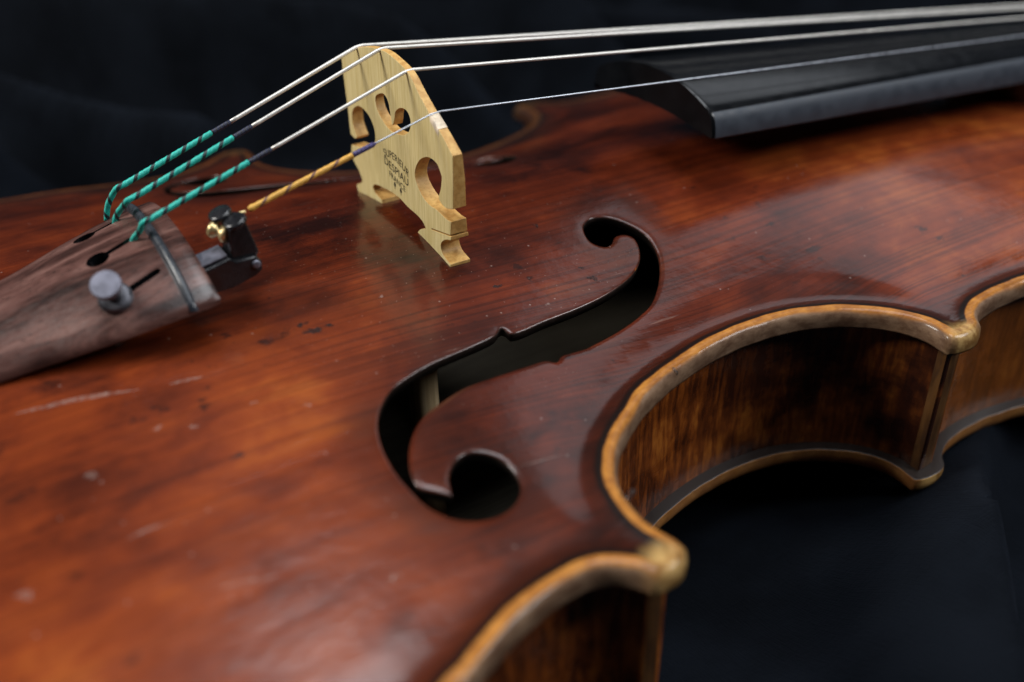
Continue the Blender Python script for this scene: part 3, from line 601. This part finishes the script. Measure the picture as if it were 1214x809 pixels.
# ------------------------------------------------------------------ fine tuner on the thin string
def fine_tuner():
    t=empty('fine_tuner',V_); t['label']='black fine tuner with nickel thumb screw and brass ball end'
    ax=np.array([-.24,-.55,.80]); ax/=np.linalg.norm(ax); base=np.array([-60.2,-14.1,tpz(-60.2,-14.1)-.1])
    v,f=lathe([(2.75,0),(2.8,.35),(2.75,.8),(2.35,1.25),(1.5,1.35)],base,ax); o=mesh('collar_nut',v,f,MT['dark_nickel'],t); sharp(o,30)
    v,f=lathe([(1.15,.6),(1.15,2.6),(1.0,3.2),(.95,4.4)],base,ax,20); mesh('screw_shaft',v,f,MT['dark_nickel'],t)
    v,f=lathe([(.9,4.0),(1.3,4.7),(2.3,5.1),(2.42,5.2),(2.42,5.9),(2.3,6.02),(0.3,6.05)],base,ax,32); sharp(mesh('thumb_screw',v,f,MT['nickel'],t),30)
    fy=lambda u,v,w:(u-1.0,w,v)
    # bracket reaching out from under the tailpiece head
    o=prism('bracket',[(-50,22.5),(-50,24.2),(-43,25.6),(-40.6,26.2),(-39.6,25.3),(-36.2,25.3),(-35.3,24.2),(-35.4,22.6),(-36.6,21.8),(-41,20.6),(-46,20.6)],-16.4,-10.2,fy,MT['black_metal'],t); bevel(o,.3)
    o=prism('bracket_plate',[(-48,25.0),(-43.8,25.75),(-40.8,26.35),(-40.8,26.6),(-43.8,26.0),(-48,25.25)],-15.6,-11.0,fy,MT['nickel'],t)
    # upright lever with a forked tip
    o=prism('lever',[(-40.2,25.0),(-36.2,24.2),(-35.2,25.6),(-36.0,29.0),(-36.6,31.6),(-37.6,31.9),(-39.4,31.2),(-39.9,29.0)],-15.4,-10.6,fy,MT['black_metal'],t); bevel(o,.35)
    for y in (-14.6,-11.4):
        v,f=lathe([(1.5,-.55),(1.95,-.4),(2.05,0),(1.95,.35),(1.5,.5)],(-39.2 if y<-13 else -40.6,y,31.7 if y<-13 else 32.2),(-.35,-.1,1),24); mesh('fork_tip',v,f,MT['black_metal'],t)
    v,f=lathe([(.75,-.3),(.8,.1),(.6,.3),(.25,.32)],(-37.4,-16.55,24.0),(0,-1,0),18); mesh('pivot_screw',v,f,MT['nickel'],t)
    v,f=lathe([(.8,-1.7),(1.35,-1.6),(1.5,-1.1),(1.3,-.6),(.85,-.3),(.85,.3),(1.3,.6),(1.5,1.1),(1.35,1.6),(.8,1.7)],(-41.6,-12.8,29.7),(.62,-.75,-.25),24); mesh('ball_end',v,f,MT['brass'],t)
    v,f,_=tube(cr([(-36.7,-13,32.2),(-38.3,-13,32.1),(-40,-12.95,31.2),(-41.2,-12.9,30.4)],.3),.3,10); mesh('string_loop',v,f,MT['brass'],t)
fine_tuner()

# ------------------------------------------------------------------ fingerboard, neck, nut
def fingerboard():
    V=[];F=[]; xs=np.concatenate([[60,60.25,60.8],np.linspace(62,327,40)]); n=0
    for i,x in enumerate(xs):
        t=(x-60)/267; hw=21-9*t; ze=31.35-.077*(x-60); th=5.0+.010*(x-60) if x<180 else 6.2-.008*(x-180); r=42.
        sh=.3 if i==0 else .1 if i==1 else 0
        ys=np.linspace(hw-sh,-hw+sh,25); sec=[(y,ze+math.sqrt(r*r-y*y)-math.sqrt(r*r-hw*hw)-sh) for y in ys]
        rd=[(0.,-3.6),(.16,-2.5),(.45,-1.5),(.9,-.7),(1.5,-.05)]; sec=[p for p in sec if abs(p[0])<hw-1.9]
        sec=[(hw-sh-a,ze+.55*min(1,a)+b) for a,b in rd]+sec+[(-hw+sh+a,ze+.55*min(1,a)+b) for a,b in rd[::-1]]
        sec=[(hw-sh,ze-th+.4),]+sec+[(-hw+sh,ze-th+.4),(-hw+.5+sh,ze-th+sh)]+[(y,ze-th+2.2*(1-(y/hw)**2)) for y in np.linspace(-hw*.8,hw*.8,9)]+[(hw-.5-sh,ze-th+sh)]
        n=len(sec); V+=[(x,y,z) for y,z in sec]
    for i in range(len(xs)-1):
        for k in range(n): a=i*n+k; b=i*n+(k+1)%n; F.append((a,b,b+n,a+n))
    F+=[tuple(range(n)),tuple((len(xs)-1)*n+k for k in range(n))]
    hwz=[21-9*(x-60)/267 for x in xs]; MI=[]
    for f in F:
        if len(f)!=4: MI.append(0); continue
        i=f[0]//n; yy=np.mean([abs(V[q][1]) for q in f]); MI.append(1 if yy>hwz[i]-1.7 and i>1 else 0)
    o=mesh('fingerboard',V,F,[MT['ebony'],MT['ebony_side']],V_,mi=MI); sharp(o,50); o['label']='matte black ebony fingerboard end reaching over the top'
    # neck under it with a heel on the body
    V=[];F=[]; st=[(186,12.5,17,2),(203,11.6,16.0,-27),(206,11.4,15.4,-25),(212,11.2,14.8,-8),(222,11.1,13.9,-3),(250,10.9,11.9,-5.2),(290,10.6,9.2,-8.0),(327,10.4,6.6,-9.4)]
    for x,hw,zt,zb in st:
        for k in range(14):
            a=math.pi*k/13; V.append((x,hw*math.cos(a),zt-(zt-zb)*abs(math.sin(a))**.8))
    for i in range(len(st)-1):
        for k in range(14): a=i*14+k; b=i*14+(k+1)%14; F.append((a,b,b+14,a+14))
    F+=[tuple(range(14)),tuple((len(st)-1)*14+k for k in range(14))]
    mesh('neck',V,F,MT['seam'],V_)
    o=prism('nut',[(-12,8),(-12,12.6),(-8,13.8),(0,14.6),(8,13.8),(12,12.6),(12,8)],326.9,331,lambda u,v,w:(w,u,v),MT['ebony'],V_); bevel(o,.4)
fingerboard()

# ------------------------------------------------------------------ strings
def strings():
    S=[('G',(-.75,16.9,47.25),(-50.7,14.6,30.5),(8.2,14.3),.40,.55,.567,.642,'silver','green','navy',[(-52.6,15.4,29.0),(-53.6,16.1,27.2),(-54.3,16.5,25.3),(-54.6,16.5,23.8)],'thick silver string farthest from the camera with green and black thread wrapping'),
       ('D',(-.75,6.1,49.25),(-50.8,5.4,31.5),(2.8,14.7),.38,.55,.544,.616,'silver','green','navy',[(-52.6,6.9,29.8),(-53.6,8.2,28.2),(-54.3,8.9,26.4),(-54.6,9.0,24.6)],'silver string second from the back with green and black thread wrapping'),
       ('A',(-.75,-4.9,47.85),(-50.9,-5.2,31.4),(-2.8,14.7),.33,.52,.551,.635,'silver','green','navy',[(-52.6,-3.9,29.3),(-53.8,-2.6,27.4),(-54.6,-2.2,25.6),(-55,-2.1,24)],'slim silver string with green and black wrapping passing in front of the heart cut-out'),
       ('E',(-.75,-14.9,42.9),(-36.7,-13,32.3),(-8.2,14.1),.15,.52,.329,.45,'steel','orange','violet',[],'thin plain steel string nearest the camera with orange thread wrapping')]
    for nm,b,fr,nut,r,rw,t1,t2,ms,mw,ms2,tail,lab in S:
        b=np.array(b);fr=np.array(fr);e=np.array((327.,nut[0],nut[1])); rt=np.array((0,0,r))
        # string proper: nut to bridge, bending over the bridge top, down to the silk
        p_end=b+(fr-b)*t1
        up=[e+(b-e)*t for t in np.linspace(0,1,60)[:-1]]; d1=(e-b)/np.linalg.norm(e-b); d2=(fr-b)/np.linalg.norm(fr-b)
        bend=[]
        for t in np.linspace(-1,1,9): bend.append(b+ (d1*max(0,-t)+d2*max(0,t))*1.1 - np.array([0,0,.16*(1-abs(t))]))
        path=up[:-1]+bend+[b+(fr-b)*t for t in np.linspace(.06,t1,16)]
        v,f,uv=tube(path,r,10); s=mesh('string',v,f,MT[ms],V_,uv=uv); s['label']=lab
        q=[b+(fr-b)*t for t in np.linspace(t1-.004,t2,8)]; v,f,uv=tube(q,[r*1.05]+[rw*.88]*6+[rw*.95],12); mesh('silk_end',v,f,MT[ms2],s,uv=uv)
        path=[b+(fr-b)*t for t in np.linspace(t2-.004,.985,60)]
        if tail:
            path=list(path)+list(cr([b+(fr-b)*.99]+[tuple(fr+np.array([-1.0,0,-.25]))]+tail,.5))
        rr=np.full(len(path),rw)+.03*np.sin(np.arange(len(path))*1.7); rr[0]*=.85
        if not tail: rr[-3:]*=[1.15,1.1,.8]
        v,f,uv=tube(path,rr,14); mesh('thread_wrapping',v,f,MT[mw],s,uv=uv)
strings()

# ------------------------------------------------------------------ marks of use on the varnish: thin smears, flakes and scorched spots
def overlay(name,col,alpha,rough=.5):
    m,nt,b=mat(name); k=NB(nt); n=k.noise(k.mp((1500,1500,1500)),1,4,.6)
    b.inputs['Base Color'].default_value=(*col,1); b.inputs['Roughness'].default_value=rough; k.l(k.mr(n,.35,.65,alpha*.2,alpha),b.inputs['Alpha']); return m
def marks():
    pale=overlay('pale_scuff',(.50,.36,.31),.30); dark=overlay('dark_spot',(.010,.005,.004),.85,.4)
    def lift(P,h=.03): return np.c_[P,ARCH.z(P)+h]
    for L,w in SCRATCHES:
        p=cr(L,.8); n=len(p); ww=w*np.sin(np.linspace(.12,np.pi-.12,n))*(1+.35*vnoise(p,3,5)); N=offset(p,1.,False)-p
        V=lift(np.vstack([p+N*ww[:,None]/2,p-N*ww[:,None]/2])); F=[(i,i+1,n+i+1,n+i) for i in range(n-1)]; mesh('scratch',V,F,pale,TOPP,fix=False)
    for B,m,nm in ((BLOBP,pale,'rosin_fleck'),(BLOBD,dark,'varnish_spot')):
        for x,y,r in B:
            a=np.linspace(0,2*np.pi,16,endpoint=False); ph=rng.uniform(0,6.28,3); rr=r*(.75+.25*np.sin(2*a+ph[0])+.2*np.sin(3*a+ph[1])+.12*np.sin(5*a+ph[2]))
            P=np.stack([x+rr*np.cos(a)*1.25,y+rr*np.sin(a)*.8],1); V=lift(np.vstack([P,[(x,y)]])); mesh(nm,V,[(i,(i+1)%16,16) for i in range(16)],m,TOPP,fix=False)
marks()

# tail end: ebony saddle, end button and the gut that ties the tailpiece to it
def tail_end():
    o=prism('saddle',[(-17,1.0),(-17,6.2),(-12,7.6),(12,7.6),(17,6.2),(17,1.0)],-152.6,-146.5,lambda u,v,w:(w,u,v),MT['ebony'],V_); bevel(o,.5)
    v,f=lathe([(3.6,-4),(3.6,1.5),(4.6,2.2),(5.6,4),(5.8,7),(5.0,9),(2.5,10.2)],(-150.5,0,-15),(-1,0,0),28); mesh('end_button',v,f,MT['ebony'],V_)
    for s in (-1,1):
        v,f,_=tube(cr([(-136,5*s,11.6),(-143,5*s,10.6),(-148.5,5*s,8.4),(-152.6,5*s,7.0),(-153.6,4.6*s,2.0),(-153.9,4.2*s,-10),(-154,3.6*s,-16)],1.),.8,10); mesh('tail_gut',v,f,MT['black_metal'],V_)
tail_end()
